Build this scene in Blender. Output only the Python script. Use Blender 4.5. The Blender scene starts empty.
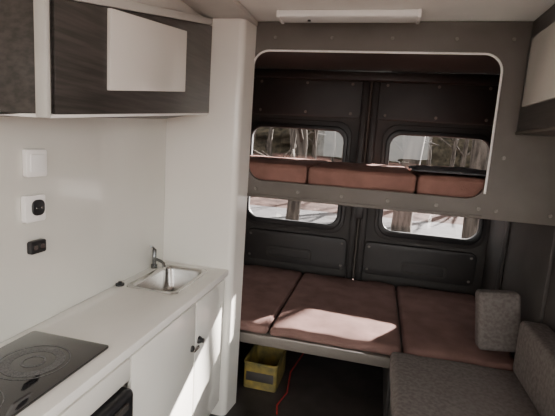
import bpy, bmesh, math, random
from mathutils import Vector, Matrix, noise
random.seed(4)
S=bpy.context.scene
COL=S.collection

# ---------------- materials ----------------
def mat(name,col,rough=.5,metal=0,var=0,vscale=8,stretch=(1,1,1),bump=0,bscale=200,col2=None,coat=0,spec=.5,detail=4):
    m=bpy.data.materials.new(name); m.use_nodes=True
    nt=m.node_tree; b=nt.nodes['Principled BSDF']
    b.inputs['Base Color'].default_value=(*col,1); b.inputs['Roughness'].default_value=rough
    b.inputs['Metallic'].default_value=metal
    b.inputs['Specular IOR Level'].default_value=spec
    if coat: b.inputs['Coat Weight'].default_value=coat; b.inputs['Coat Roughness'].default_value=.05
    tc=nt.nodes.new('ShaderNodeTexCoord')
    if var or col2:
        mp=nt.nodes.new('ShaderNodeMapping'); mp.inputs['Scale'].default_value=stretch
        nz=nt.nodes.new('ShaderNodeTexNoise'); nz.inputs['Scale'].default_value=vscale; nz.inputs['Detail'].default_value=detail
        cr=nt.nodes.new('ShaderNodeValToRGB')
        c2=col2 if col2 else tuple(max(0,c*(1-var)) for c in col)
        c1=col if col2 else tuple(min(1,c*(1+var)) for c in col)
        cr.color_ramp.elements[0].color=(*c1,1); cr.color_ramp.elements[1].color=(*c2,1)
        cr.color_ramp.elements[0].position=.35; cr.color_ramp.elements[1].position=.65
        nt.links.new(tc.outputs['Object'],mp.inputs[0]); nt.links.new(mp.outputs[0],nz.inputs['Vector'])
        nt.links.new(nz.outputs[0],cr.inputs[0]); nt.links.new(cr.outputs[0],b.inputs['Base Color'])
    if bump:
        n2=nt.nodes.new('ShaderNodeTexNoise'); n2.inputs['Scale'].default_value=bscale; n2.inputs['Detail'].default_value=3
        bp=nt.nodes.new('ShaderNodeBump'); bp.inputs['Strength'].default_value=bump; bp.inputs['Distance'].default_value=.01
        nt.links.new(tc.outputs['Object'],n2.inputs['Vector']); nt.links.new(n2.outputs[0],bp.inputs['Height']); nt.links.new(bp.outputs[0],b.inputs['Normal'])
    return m
WHITE=mat('white_laminate',(.80,.78,.72),.18,var=.02,vscale=3,coat=.3)
WALLM=mat('white_wall_panel',(.70,.69,.63),.16,var=.02,vscale=3,coat=.4)
WHITEM=mat('white_counter',(.84,.82,.77),.3,var=.03,vscale=4)
CEILM=mat('ceiling_vinyl',(.88,.87,.83),.6,var=.02)
CEILG=mat('ceiling_grey',(.62,.60,.56),.6,var=.05)
WOOD=mat('grey_oak_laminate',(.066,.059,.053),.35,vscale=5,stretch=(8,.9,16),col2=(.032,.029,.026),detail=9)
EDGE=mat('aluminium_edge',(.55,.55,.51),.35,var=.03)
GREY=mat('grey_lining',(.098,.085,.073),.55,var=.12,vscale=5,bump=.15,bscale=400)
DARK=mat('dark_trim',(.038,.033,.030),.6,var=.15,vscale=5,bump=.1)
DARK2=mat('dark_moulding',(.024,.021,.020),.5,var=.15,vscale=6)
BLACK=mat('black_plastic',(.012,.012,.013),.35,var=.1)
RUBBER=mat('rubber',(.006,.006,.007),.4,var=.1)
GLASSB=mat('black_glass',(.010,.010,.012),.06,var=.1,coat=1)
RING=mat('cooktop_print',(.15,.15,.15),.3,col2=(.03,.03,.03),vscale=300)
STEEL=mat('brushed_steel',(.55,.54,.52),.25,metal=1,var=.08,vscale=10,stretch=(1,20,1))
CHROME=mat('dark_chrome',(.16,.16,.16),.2,metal=1,var=.05)
BROWN=mat('brown_fabric',(.165,.098,.086),.95,var=.15,vscale=9,bump=.5,bscale=300,spec=.1)
BROWN2=mat('rust_fabric',(.23,.122,.099),.95,var=.15,vscale=9,bump=.5,bscale=300,spec=.1)
SPECK=mat('speckled_fabric',(.110,.094,.088),.95,col2=(.155,.138,.130),vscale=60,bump=.3,bscale=300,spec=.1)
FLOORM=mat('floor_vinyl',(.035,.030,.028),.5,var=.3,vscale=6)
TRIMW=mat('white_trim',(.92,.91,.88),.3,var=.01)
YELLOW=mat('yellow_plastic',(.30,.22,.05),.5,col2=(.10,.09,.04),vscale=14)
REDM=mat('red_webbing',(.35,.02,.02),.7,var=.2)
SCREW=mat('screw_cap',(.18,.16,.145),.45,var=.05)
BLANK=mat('grey_blanket',(.10,.10,.11),.95,var=.15,vscale=20,bump=.3,bscale=120,spec=.1)
LEAFG=mat('leaf_litter',(.090,.058,.050),.95,col2=(.034,.021,.018),vscale=3,detail=10,spec=.05)
ROAD=mat('asphalt',(.085,.083,.085),.9,var=.15,vscale=4,spec=.05)
BARK=mat('bark',(.12,.105,.09),.9,col2=(.030,.026,.023),vscale=5,stretch=(3,3,.6),spec=.05)
HEDGE=mat('hedge',(.062,.052,.036),.95,col2=(.015,.014,.011),vscale=4,detail=10,spec=.05)
GL=bpy.data.materials.new('window_glass'); GL.use_nodes=True
nt=GL.node_tree; nt.nodes.clear()
o=nt.nodes.new('ShaderNodeOutputMaterial'); tr=nt.nodes.new('ShaderNodeBsdfTransparent'); gs=nt.nodes.new('ShaderNodeBsdfGlossy'); mx=nt.nodes.new('ShaderNodeMixShader')
tr.inputs[0].default_value=(.75,.74,.74,1); gs.inputs['Roughness'].default_value=.03; mx.inputs[0].default_value=.05
nt.links.new(tr.outputs[0],mx.inputs[1]); nt.links.new(gs.outputs[0],mx.inputs[2]); nt.links.new(mx.outputs[0],o.inputs[0])
LAMPM=mat('lamp_diffuser',(.9,.9,.88),.4,var=.01)

# ---------------- helpers ----------------
def finish(me,name,m,parent=None,smooth=True,ang=35):
    if smooth:
        for p in me.polygons: p.use_smooth=True
        me.set_sharp_from_angle(angle=math.radians(ang))
    if m and not me.materials: me.materials.append(m)
    ob=bpy.data.objects.new(name,me); COL.objects.link(ob)
    if parent: ob.parent=parent
    return ob
def empty(name,loc=(0,0,0)):
    e=bpy.data.objects.new(name,None); e.empty_display_size=.1; COL.objects.link(e); return e
def box(name,x0,x1,y0,y1,z0,z1,m,parent=None,bev=.003,seg=2,rot=None):
    bm=bmesh.new(); bmesh.ops.create_cube(bm,size=1)
    for v in bm.verts: v.co=Vector((x0+(v.co.x+.5)*(x1-x0),y0+(v.co.y+.5)*(y1-y0),z0+(v.co.z+.5)*(z1-z0)))
    if bev: bmesh.ops.bevel(bm,geom=bm.edges[:],offset=bev,segments=seg,profile=.5,affect='EDGES')
    if rot:
        c=Vector(((x0+x1)/2,(y0+y1)/2,z0)); R=Matrix.Rotation(math.radians(rot[1]),3,rot[0])
        for v in bm.verts: v.co=c+R@(v.co-c)
    me=bpy.data.meshes.new(name); bm.to_mesh(me); bm.free()
    return finish(me,name,m,parent)
def hexa(name,c,m,parent=None,bev=.002):
    bm=bmesh.new(); v=[bm.verts.new(p) for p in c]
    for f in [(3,2,1,0),(4,5,6,7),(0,1,5,4),(1,2,6,5),(2,3,7,6),(3,0,4,7)]: bm.faces.new([v[i] for i in f])
    bmesh.ops.recalc_face_normals(bm,faces=bm.faces[:])
    if bev: bmesh.ops.bevel(bm,geom=bm.edges[:],offset=bev,segments=2,profile=.5,affect='EDGES')
    me=bpy.data.meshes.new(name); bm.to_mesh(me); bm.free(); return finish(me,name,m,parent)
def rr(x0,x1,y0,y1,r,n=8):
    pts=[]
    for cx,cy,a in [(x1-r,y1-r,0),(x0+r,y1-r,90),(x0+r,y0+r,180),(x1-r,y0+r,270)]:
        for i in range(n+1):
            t=math.radians(a+90*i/n); pts.append((cx+r*math.cos(t),cy+r*math.sin(t)))
    return pts
def plate(name,loops,pos,th,m,parent=None,plane='XZ',bev=.0):
    cu=bpy.data.curves.new(name,'CURVE'); cu.dimensions='2D'; cu.fill_mode='BOTH'; cu.extrude=th/2-bev; cu.bevel_depth=bev; cu.bevel_resolution=2
    if bev: cu.offset=-bev
    for L in loops:
        s=cu.splines.new('POLY'); s.points.add(len(L)-1)
        for p,q in zip(s.points,L): p.co=(q[0],q[1],0,1)
        s.use_cyclic_u=True
    tmp=bpy.data.objects.new('tmp',cu); COL.objects.link(tmp)
    dg=bpy.context.evaluated_depsgraph_get(); me=bpy.data.meshes.new_from_object(tmp.evaluated_get(dg))
    bpy.data.objects.remove(tmp)
    for v in me.vertices:
        x,y,z=v.co
        v.co=(x,pos-z,y) if plane=='XZ' else ((x,y,pos+z) if plane=='XY' else (pos+z,x,y))
    me.materials.clear()
    bm=bmesh.new(); bm.from_mesh(me); bmesh.ops.remove_doubles(bm,verts=bm.verts,dist=1e-5); bmesh.ops.recalc_face_normals(bm,faces=bm.faces[:]); bm.to_mesh(me); bm.free()
    me.name=name
    return finish(me,name,m,parent)
def tube(name,paths,m,parent=None,res=6,cyc=False):
    cu=bpy.data.curves.new(name,'CURVE'); cu.dimensions='3D'; cu.bevel_depth=1; cu.bevel_resolution=res; cu.use_fill_caps=True
    for P in paths:
        s=cu.splines.new('POLY'); s.points.add(len(P)-1)
        for p,q in zip(s.points,P): p.co=(q[0],q[1],q[2],1); p.radius=q[3]
        s.use_cyclic_u=cyc
    tmp=bpy.data.objects.new('tmp',cu); COL.objects.link(tmp)
    dg=bpy.context.evaluated_depsgraph_get(); me=bpy.data.meshes.new_from_object(tmp.evaluated_get(dg)); bpy.data.objects.remove(tmp)
    me.materials.clear(); me.name=name
    return finish(me,name,m,parent,ang=50)
def discs(name,items,m,parent=None,seg=16):
    bm=bmesh.new()
    for c,ax,r,d in items:
        q=Vector((0,0,1)).rotation_difference(Vector(ax)).to_matrix().to_4x4()
        bmesh.ops.create_cone(bm,cap_ends=True,segments=seg,radius1=r,radius2=r*.8,depth=d,matrix=Matrix.Translation(c)@q)
    me=bpy.data.meshes.new(name); bm.to_mesh(me); bm.free(); return finish(me,name,m,parent)
def cushion(name,x0,x1,y0,y1,z0,z1,m,r=.02,puff=.006,parent=None,rot=None,amp=.003,N=30,seed=0):
    bm=bmesh.new(); bmesh.ops.create_cube(bm,size=2)
    bmesh.ops.subdivide_edges(bm,edges=bm.edges[:],cuts=N,use_grid_fill=True)
    c=Vector(((x0+x1)/2,(y0+y1)/2,(z0+z1)/2)); h=Vector(((x1-x0)/2,(y1-y0)/2,(z1-z0)/2))
    for v in bm.verts:
        u=v.co.copy()
        p=Vector([math.copysign(1-(1-abs(a))**1.6,a)*b for a,b in zip(u,h)])
        q=Vector([max(-(b-r),min(b-r,a)) for a,b in zip(p,h)])
        d=p-q
        if d.length>1e-6: p=q+d.normalized()*r*(1 if max(abs(t) for t in d)>=r*.999 else d.length/r if d.length<r else 1)
        up=max(0,u.z)
        p.z+=up*puff*(1-u.x**4)*(1-u.y**4)
        nn=noise.noise(Vector((p.x*7+seed*5,p.y*7,p.z*7+seed)))
        p.z+=amp*nn*(1 if u.z>-.9 else 0); p.y+=amp*.6*nn
        v.co=p
    if rot:
        R=Matrix.Identity(3)
        for ax,a in rot: R=Matrix.Rotation(math.radians(a),3,ax)@R
        piv=Vector((0,0,-h.z))
        for v in bm.verts: v.co=piv+R@(v.co-piv)
    for v in bm.verts: v.co+=c
    me=bpy.data.meshes.new(name); bm.to_mesh(me); bm.free()
    return finish(me,name,m,parent,ang=80)

# ---------------- shell ----------------
XL,XR=-1.1375,.88; YP=2.10; YB=2.25; YR=3.5
box('floor',XL-.05,XR+.05,-1.6,YR+.06,-.05,0,FLOORM,bev=0)
box('wall_left',XL-.05,XL,-1.6,YR+.06,0,2.26,WALLM,bev=0)
box('wall_right',XR,XR+.05,1.25,YR+.06,0,2.26,DARK,bev=0)
box('wall_right_front',XR,XR+.05,-1.6,-.3,0,2.26,CEILM,bev=0)
box('ceiling',XL-.05,XR+.05,-1.6,YR+.06,2.212,2.26,CEILM,bev=0)
box('trim_1',XL+.001,-.70,1.0,YB,2.185,2.211,CEILG,bev=.004)  # lower soffit strip; the ceiling's shade on this side is put into its grey
L=[(XL+.001,YP),( -.755,YP)]+[(-.755+.035*math.sin(math.radians(a)),YP+.035-.035*math.cos(math.radians(a))) for a in range(15,91,15)]+[(-.705,YB-.002),(XL+.001,YB-.002)]
plate('wall_partition',[L],1.092,2.18,WHITE,plane='XY')
box('wall_left_lining',XL+.001,XL+.02,YB+.03,YR-.01,0.001,2.17,DARK)
box('trim_2',XL+.001,XR-.001,YB+.03,YR-.01,2.175,2.205,DARK)

# rear doors
doors=[(XL,-.127,(-1.085,-.29)),( -.117,XR,(.055,.80))]
for i,(a,b,(w0,w1)) in enumerate(doors,1):
    d=plate(f'door_{i}',[[(a,.0),(b,.0),(b,2.17),(a,2.17)],rr(w0,w1,.925,1.72,.10)],YR+.02,.04,DARK)
    plate('window_surround',[rr(max(w0-.05,XL+.025),min(w1+.05,XR-.01),.86,1.785,.12),rr(w0,w1,.925,1.72,.10)],YR-.012,.02,DARK2,d,bev=.004)
    plate('window_seal',[rr(w0-.024,w1+.024,.890,1.744,.11),rr(w0+.012,w1-.012,.937,1.708,.09)],YR-.022,.040,RUBBER,d,bev=.008)
    plate('lower_trim_panel',[rr(a+.06,b-.07,.56,.83,.05)],YR-.02,.03,DARK2,d,bev=.008)
    plate('upper_trim_panel',[rr(a+.05,b-.06,1.815,2.12,.03)],YR-.015,.02,DARK2,d,bev=.006)
    plate('latch_pocket',[rr(w0+.2,w1-.2,.60,.70,.03),rr(w0+.22,w1-.22,.62,.68,.02)],YR-.040,.012,DARK,d,bev=.003)
    its=[((x,YR-.028,z),(0,-1,0),.012,.008) for x in (a+.12,(a+b)/2,b-.14) for z in (1.85,2.08)]
    its+=[((x,YR-.038,z),(0,-1,0),.011,.008) for x in (a+.1,b-.11) for z in (.60,.79)]
    discs('screw_caps',its,SCREW,d)
    g=plate(f'window_{i}',[rr(w0+.01,w1-.01,.935,1.71,.09)],YR+.012,.005,GL)
cp=box('trim_3',-.185,-.135,YR-.05,YR-.002,.3,2.15,DARK2,bev=.01)
box('door_edge_post',-.108,-.055,YR-.05,YR-.002,.3,2.15,DARK2,cp,bev=.01)
tube('lock_rod',[[(-.121,YR-.035,.5,.008),(-.121,YR-.035,2.1,.008)]],GREY,cp)
box('lock_case',-.15,-.09,YR-.075,YR-.045,1.02,1.16,BLACK,cp,bev=.006)
box('trim_4',XL+.03,XR-.01,YR-.10,YR-.02,2.10,2.17,DARK2,bev=.012)
rw=box('wall_right_lining',XR-.02,XR-.001,YB+.03,YR-.06,.0,2.17,DARK)
box('lining_rib_1',XR-.035,XR-.02,2.95,3.03,.55,2.1,DARK2,rw,bev=.006)

# bunk surround panel
op=rr(-.712,.517,1.37,2.062,.085,10)
sur=plate('bunk_surround_panel',[[(-.745,1.274),(XR-.002,1.274),(XR-.002,2.210),(-.745,2.210)],op],YB+.014,.026,GREY,bev=.003)
top=[(x,z) for x,z in op if z>1.60]
top=[(.517,1.40)]+top+[(-.712,1.40)]
tube('edge_trim',[[(x,YB-.003,z,.0055) for x,z in top]],TRIMW,sur,res=3)
its=[((x,YB-.001,1.322),(0,-1,0),.010,.008) for x in (-.66,-.42,-.18,.06,.30,.50)]
its+=[((x,YB-.001,z),(0,-1,0),.010,.008) for x in (.58,.82) for z in (1.32,1.58)]
its+=[((x,YB-.001,2.13),(0,-1,0),.009,.008) for x in (-.6,-.3,0,.3,.55)]
discs('screw_caps',its,SCREW,sur)
box('rail_lip',-.745,.52,YB-.006,YB+.03,1.274,1.292,GREY,sur,bev=.004)

# upper bunk
ub=box('bunk_bed_base',XL+.022,XR-.055,YB+.03,YR-.13,1.285,1.36,DARK2,bev=.004)
for k,(a,b) in enumerate([(-1.11,-.385),(-.378,.195),(.202,.815)]):
    c=cushion('bunk_cushion',a,b,YB+.034,YR-.15,1.362,1.462,BROWN2,r=.022,puff=.010,seed=k,amp=.008)
bm=bmesh.new(); bmesh.ops.create_grid(bm,x_segments=50,y_segments=44,size=1)
for v in bm.verts:
    x,y=v.co.x,v.co.y
    n=noise.noise(Vector((x*2.2,y*3.1,3)))+.5*noise.noise(Vector((x*5,y*6,9)))
    X=.42+x*.24+.03*noise.noise(Vector((y*2,1,1))); Y=2.60+y*.27+.03*noise.noise(Vector((x*2,7,1)))
    e=(1-max(abs(x),abs(y))**6)
    v.co=Vector((X,Y,1.489+.014*e+.012*n*e))
bmesh.ops.solidify(bm,geom=bm.faces[:],thickness=.006)
me=bpy.data.meshes.new('blanket'); bm.to_mesh(me); bm.free(); finish(me,'blanket',BLANK,ang=180)

# lower bed
lb=box('bed_platform',XL+.022,XR-.055,YB+.002,YR-.06,.395,.458,GREY,bev=.006)
box('support_wall_left',XL+.022,XL+.05,YB+.05,YR-.1,0.001,.395,DARK,lb)
box('support_wall_rear',XL+.06,XR-.06,YR-.15,YR-.12,0.001,.395,DARK2,lb)
box('support_partition',.17,.195,YB+.05,YR-.16,0.001,.395,DARK2,lb)
for k,(a,b) in enumerate([(-1.11,-.540),(-.53,.220),(.23,.82)]):
    c=cushion('bed_cushion',a,b,YB+.008,YR-.08,.461,.512,BROWN,r=.024,puff=.016,seed=k+5,amp=.009)

# bench on the right
be=box('bench_seat',.185,XR-.002,.75,YB-.004,.001,.405,DARK,bev=.004)
cushion('seat_cushion',.160,XR-.005,.76,YB+.005-.012,.408,.514,SPECK,r=.024,puff=.008,parent=be,seed=11)
cushion('backrest_cushion',.745,XR-.006,1.2,YB-.04,.527,.80,SPECK,r=.024,puff=.004,seed=13)
cushion('backrest_cushion',.62,.835,2.35,2.45,.545,.862,SPECK,r=.024,puff=.004,seed=15,rot=[('Y',-6),('X',-6)])

# things stored under the bed
cr=empty('storage_crate')
cx0,cx1,cy0,cy1=-.72,-.50,2.42,2.72
plate('crate_walls',[rr(cx0,cx1,cy0,cy1,.02),rr(cx0+.008,cx1-.008,cy0+.008,cy1-.008,.015)],.09,.17,YELLOW,cr,plane='XY')
box('crate_base',cx0+.008,cx1-.008,cy0+.008,cy1-.008,.004,.014,YELLOW,cr)
tube('crate_rim',[[(a,b,.178,.007) for a,b in rr(cx0,cx1,cy0,cy1,.02)]],YELLOW,cr,cyc=True)
box('crate_slot_band',cx0+.02,cx1-.02,cy0-.004,cy0+.001,.06,.12,DARK,cr,bev=.001)
tube('red_strap',[[(-.42,3.0,.006,.005),(-.46,2.7,.006,.005),(-.43,2.45,.006,.005),(-.46,2.3,.006,.005),(-.44,2.22,.006,.005)]],REDM)
box('floor_mat',-.62,.12,1.2,2.2,.001,.010,DARK2,bev=.003)

# ---------------- kitchen ----------------
XC=-.742; ZC=.88
kc=empty('kitchen_counter')
plate('worktop',[[(XL+.002,.2),(XC,.2),(XC,YP-.001),(XL+.002,YP-.001)],rr(-1.070,-.845,1.67,2.02,.04)],ZC-.016,.032,WHITEM,kc,plane='XY',bev=.002)
XF=-.775
box('carcass',XL+.002,XF,1.185,YP-.002,.08,ZC-.19,WHITE,kc,bev=.001)
box('carcass_front_end',XL+.002,XF,.2,.41,.08,ZC-.19,WHITE,kc,bev=.001)
box('front_apron',XF-.016,XF+.002,.2,YP-.002,ZC-.135,ZC-.034,WHITE,kc,bev=.001)
box('plinth',XL+.002,XF-.04,.2,YP-.002,.001,.08,DARK2,kc,bev=.001)
box('cupboard_door_1',XF,XF+.018,1.20,1.720,.10,.825,WHITE,kc,bev=.003)
box('cupboard_door_2',XF,XF+.018,1.730,YP-.008,.10,.825,WHITE,kc,bev=.003)
box('drawer_front',XF+.002,XF+.018,.4,1.190,.745,.825,WHITE,kc,bev=.003)
discs('door_lock',[((XF+.022,1.765,.625),(1,0,0),.020,.012),((XF+.034,1.765,.625),(1,0,0),.013,.02),((XF+.022,1.69,.615),(1,0,0),.016,.01)],BLACK,kc,seg=24)
box('door_catch',XF+.018,XF+.03,1.70,1.755,.59,.605,STEEL,kc,bev=.003)
fr=box('refrigerator',XL+.01,XF+.05,.42,1.175,.14,.735,BLACK,bev=.022,seg=4)
box('fridge_handle',XF+.05,XF+.062,.48,1.12,.690,.712,DARK,fr,bev=.004)

# sink
sk=empty('kitchen_sink'); sk.parent=kc
def loft(name,loops,m,parent):
    bm=bmesh.new(); prev=None
    for pts,z in loops:
        cur=[bm.verts.new((x,y,z)) for x,y in pts]
        if prev:
            n=len(cur)
            for i in range(n): bm.faces.new([prev[i],prev[(i+1)%n],cur[(i+1)%n],cur[i]])
        prev=cur
    bm.faces.new(prev); bmesh.ops.recalc_face_normals(bm,faces=bm.faces[:])
    me=bpy.data.meshes.new(name); bm.to_mesh(me); bm.free(); return finish(me,name,m,parent,ang=60)
sx0,sx1,sy0,sy1=-1.085,-.825,1.645,2.035
def ins(k,r): return rr(sx0+k,sx1-k,sy0+k,sy1-k,r)
loft('bowl',[(ins(0,.03),ZC+.0005),(ins(.002,.03),ZC+.005),(ins(.018,.03),ZC+.005),(ins(.022,.03),ZC+.002),(ins(.026,.04),ZC-.01),(ins(.034,.045),ZC-.10),(ins(.044,.045),ZC-.118),(ins(.07,.04),ZC-.124)],STEEL,sk)
discs('drain',[((-.955,1.84,ZC-.121),(0,0,1),.03,.006),((-.955,1.84,ZC-.117),(0,0,1),.012,.004)],BLACK,sk,seg=24)
fa=tube('faucet',[[(-1.112,1.96,ZC,.017),(-1.112,1.96,ZC+.02,.017),(-1.112,1.96,ZC+.021,.011),(-1.112,1.96,ZC+.10,.011),(-1.112,1.96,ZC+.104,.007)],
  [(-1.112,1.96,ZC+.05,.008),(-1.09,1.93,ZC+.06,.008),(-1.04,1.90,ZC+.062,.008),(-1.02,1.89,ZC+.055,.008),(-1.015,1.887,ZC+.035,.009)],
  [(-1.112,1.96,ZC+.10,.006),(-1.112,1.945,ZC+.118,.005),(-1.105,1.91,ZC+.128,.006)]],CHROME)
tube('sink_plug',[[(-1.112,1.655,ZC+.001,.020),(-1.112,1.655,ZC+.010,.020),(-1.112,1.655,ZC+.012,.008),(-1.112,1.655,ZC+.02,.008)]],BLACK)

# cooktop
ck=plate('induction_cooktop',[rr(-1.10,-.80,.60,1.14,.012)],ZC+.004,.007,GLASSB,plane='XY',bev=.0015)
def ring(cx,cy,r0,r1):
    n=64
    o_=[(cx+r1*math.cos(2*math.pi*i/n),cy+r1*math.sin(2*math.pi*i/n)) for i in range(n)]
    i_=[(cx+r0*math.cos(2*math.pi*i/n),cy+r0*math.sin(2*math.pi*i/n)) for i in range(n)]
    return o_,i_
for cy in (.975,.735):
    for r0,r1 in ((.098,.101),(.060,.086),(.028,.034)):
        o_,i_=ring(-.945,cy,r0,r1); plate('zone_ring',[o_,i_],ZC+.0082,.0006,RING,ck,plane='XY')

# sockets
def faceplate(name,y,z,w,h,m,inner=None):
    p=plate(name,[rr(y-w/2,y+w/2,z-h/2,z+h/2,.008,4)],XL+.010,.018,m,plane='YZ',bev=.002)
    return p
sw=faceplate('light_switch',1.19,1.460,.088,.092,TRIMW)
plate('rocker',[rr(1.16,1.22,1.43,1.49,.004,3)],XL+.021,.006,LAMPM,sw,plane='YZ',bev=.0015)
po=faceplate('power_outlet',1.18,1.306,.088,.092,TRIMW)
plate('socket_well',[rr(1.162,1.214,1.282,1.336,.02,6)],XL+.022,.008,BLACK,po,plane='YZ',bev=.002)
discs('socket_holes',[((XL+.027,1.178,1.308),(1,0,0),.004,.002),((XL+.027,1.2,1.308),(1,0,0),.004,.002)],STEEL,po)
us=faceplate('usb_socket',1.19,1.170,.068,.045,BLACK)
plate('port_1',[rr(1.165,1.183,1.162,1.178,.002,2)],XL+.021,.004,STEEL,us,plane='YZ')
plate('port_2',[rr(1.195,1.213,1.162,1.178,.002,2)],XL+.021,.004,STEEL,us,plane='YZ')

# left overhead cabinet (tapered)
oc=empty('overhead_cabinet')
yn,yf=1.0,YP-.002; X0=XL+.001; X1=-.905
B=lambda y:1.62+(y-1.0)/1.1*.096
Bb=lambda y:1.60+(y-1.0)/1.1*.07
T=lambda y:1.925+(y-1.0)/1.1*.225
hexa('carcass',[(X0,yn,Bb(yn)),(X1,yn,B(yn)),(X1,yf,B(yf)),(X0,yf,Bb(yf)),(X0,yn,T(yn)),(X1,yn,T(yn)),(X1,yf,T(yf)),(X0,yf,T(yf))],WOOD,oc)
def slab(name,y0,y1,f0,f1,x0,x1,m):
    return hexa(name,[(x0,y0,f0(y0)),(x1,y0,f0(y0)),(x1,y1,f0(y1)),(x0,y1,f0(y1)),(x0,y0,f1(y0)),(x1,y0,f1(y0)),(x1,y1,f1(y1)),(x0,y1,f1(y1))],m,oc)
slab('front_panel',yn+.02,yf,lambda y:B(y)-.004,lambda y:T(y)-.004,X1,X1+.012,WOOD)
slab('door',1.246,1.788,lambda y:1.716+(y-1.262)/.56*.068,lambda y:1.972+(y-1.262)/.56*.072,X1+.012,X1+.026,WHITE)
slab('top_rail',yn,yf,lambda y:T(y),lambda y:T(y)+.03,X0,X1+.012,EDGE)
slab('bottom_rail',yn,yf,lambda y:B(y)-.014,lambda y:B(y)-.003,X0+.005,X1+.008,TRIMW)
hexa('end_profile',[(X1-.028,yn-.012,B(yn)-.014),(X1+.012,yn-.012,B(yn)-.014),(X1+.012,yn+.005,B(yn)-.014),(X1-.028,yn+.005,B(yn)-.014),(X1-.028,yn-.012,T(yn)),(X1+.012,yn-.012,T(yn)),(X1+.012,yn+.005,T(yn)),(X1-.028,yn+.005,T(yn))],EDGE,oc,bev=.005)
hexa('top_filler',[(X0,yn,T(yn)+.03),(X1-.03,yn,T(yn)+.03),(X1-.03,yf,T(yf)+.03),(X0,yf,T(yf)+.03),(X0,yn,2.183),(X1-.03,yn,2.183),(X1-.03,yf,2.183),(X0,yf,2.183)],CEILG,oc)

# right overhead cabinet
rc=box('overhead_cabinet',.618,XR-.002,1.05,YB-.002,1.71,2.208,WOOD,bev=.003)
box('door',.600,.617,1.32,2.165,1.815,2.115,WHITE,rc,bev=.004)
box('bottom_panel',.612,XR-.004,1.05,YB-.003,1.695,1.709,GREY,rc,bev=.002)

# ceiling lamp
cl=box('ceiling_lamp',-.545,.108,2.06,2.17,2.178,2.211,LAMPM,bev=.010,seg=3)
box('end_cap_1',-.552,-.535,2.057,2.173,2.174,2.210,TRIMW,cl,bev=.005)
box('end_cap_2',.098,.115,2.057,2.173,2.174,2.210,TRIMW,cl,bev=.005)
tube('switch_button',[[(-.40,2.115,2.179,.008),(-.40,2.115,2.172,.008)]],BLACK,cl)

# ---------------- outside ----------------
bm=bmesh.new(); bmesh.ops.create_grid(bm,x_segments=80,y_segments=80,size=40)
for v in bm.verts:
    d=max(0,v.co.y-12); v.co.z=-.65+.10*noise.noise(v.co*.4)*(1 if v.co.y>5 or v.co.y<-3 else 0)+ d*.10
me=bpy.data.meshes.new('ground'); bm.to_mesh(me); bm.free(); finish(me,'ground',LEAFG,ang=180)
plate('road',[[(-30,9.2),(30,12.2),(30,14.8),(-30,11.8)]],-.50,.04,ROAD,plane='XY')
fixed=[(-2.4,7.2),(-1.5,8.2),(1.6,7.6),(3.1,8.4),(.6,7.9),(.9,17),(-3.5,16.5)]
for i in range(26):
    x=random.uniform(-14,12); y=random.uniform(16,26)
    if i<7: x,y=fixed[i]
    z=-.75+max(0,y-12)*.10; r=random.uniform(.09,.2); h=random.uniform(5,8)
    paths=[]; P=[]
    for k in range(9):
        t=k/8; P.append((x+.3*noise.noise(Vector((i,t*3,0))),y+.3*noise.noise(Vector((i,t*3,5))),z+h*t,r*(1-.75*t)))
    paths.append(P)
    for b in range(9):
        t=random.uniform(.25,.9); k=int(t*8); q=P[k]; a=random.uniform(0,6.28); l=random.uniform(.8,2)
        paths.append([(q[0],q[1],q[2],q[3]*.45),(q[0]+math.cos(a)*l*.5,q[1]+math.sin(a)*l*.5,q[2]+l*.35,q[3]*.3),(q[0]+math.cos(a)*l,q[1]+math.sin(a)*l,q[2]+l*random.uniform(.2,.9),q[3]*.1)])
    tube('tree',paths,BARK,res=3)
bm=bmesh.new(); bmesh.ops.create_grid(bm,x_segments=120,y_segments=16,size=1)
for v in bm.verts:
    x=v.co.x*28; t=(v.co.y+1)/2; n=noise.noise(Vector((x*.5,t*2,1)))+.6*noise.noise(Vector((x*2,t*6,4)))
    v.co=Vector((x,27+1.5*t+n*.9,.3+t*3.2+n*.6*t))
me=bpy.data.meshes.new('hedge'); bm.to_mesh(me); bm.free(); finish(me,'hedge',HEDGE,ang=180)

# ---------------- light ----------------
sd=bpy.data.lights.new('sun','SUN'); sd.energy=130; sd.angle=math.radians(.6); sd.color=(1,.95,.90)
so=bpy.data.objects.new('sun',sd); COL.objects.link(so)
so.rotation_euler=Vector((-.60,-1,-.47)).to_track_quat('-Z','Y').to_euler()
w=bpy.data.worlds.new('sky'); S.world=w; w.use_nodes=True
nt=w.node_tree; bg=nt.nodes['Background']
sky=nt.nodes.new('ShaderNodeTexSky'); sky.sky_type='HOSEK_WILKIE'; sky.turbidity=5; sky.ground_albedo=.4
sky.sun_direction=Vector((.60,1,.47)).normalized()
mixn=nt.nodes.new('ShaderNodeMix'); mixn.data_type='RGBA'; mixn.inputs[0].default_value=.7
mixn.inputs[7].default_value=(1.0,.985,.95,1)
nt.links.new(sky.outputs[0],mixn.inputs[6]); nt.links.new(mixn.outputs[2],bg.inputs[0]); bg.inputs[1].default_value=6.3

# ---------------- camera ----------------
cam=bpy.data.cameras.new('camera'); co=bpy.data.objects.new('camera',cam); COL.objects.link(co)
f=Vector((-.2253,.9626,-.1524)).normalized(); r=Vector((.9692,.2361,.0661)); r=(r-f*r.dot(f)).normalized(); u=r.cross(f)
M=Matrix((( r.x,u.x,-f.x,0),( r.y,u.y,-f.y,0),( r.z,u.z,-f.z,1.58),(0,0,0,1)))
co.matrix_world=M
cam.sensor_width=36; cam.lens=36*420/555; cam.clip_start=.02
S.camera=co
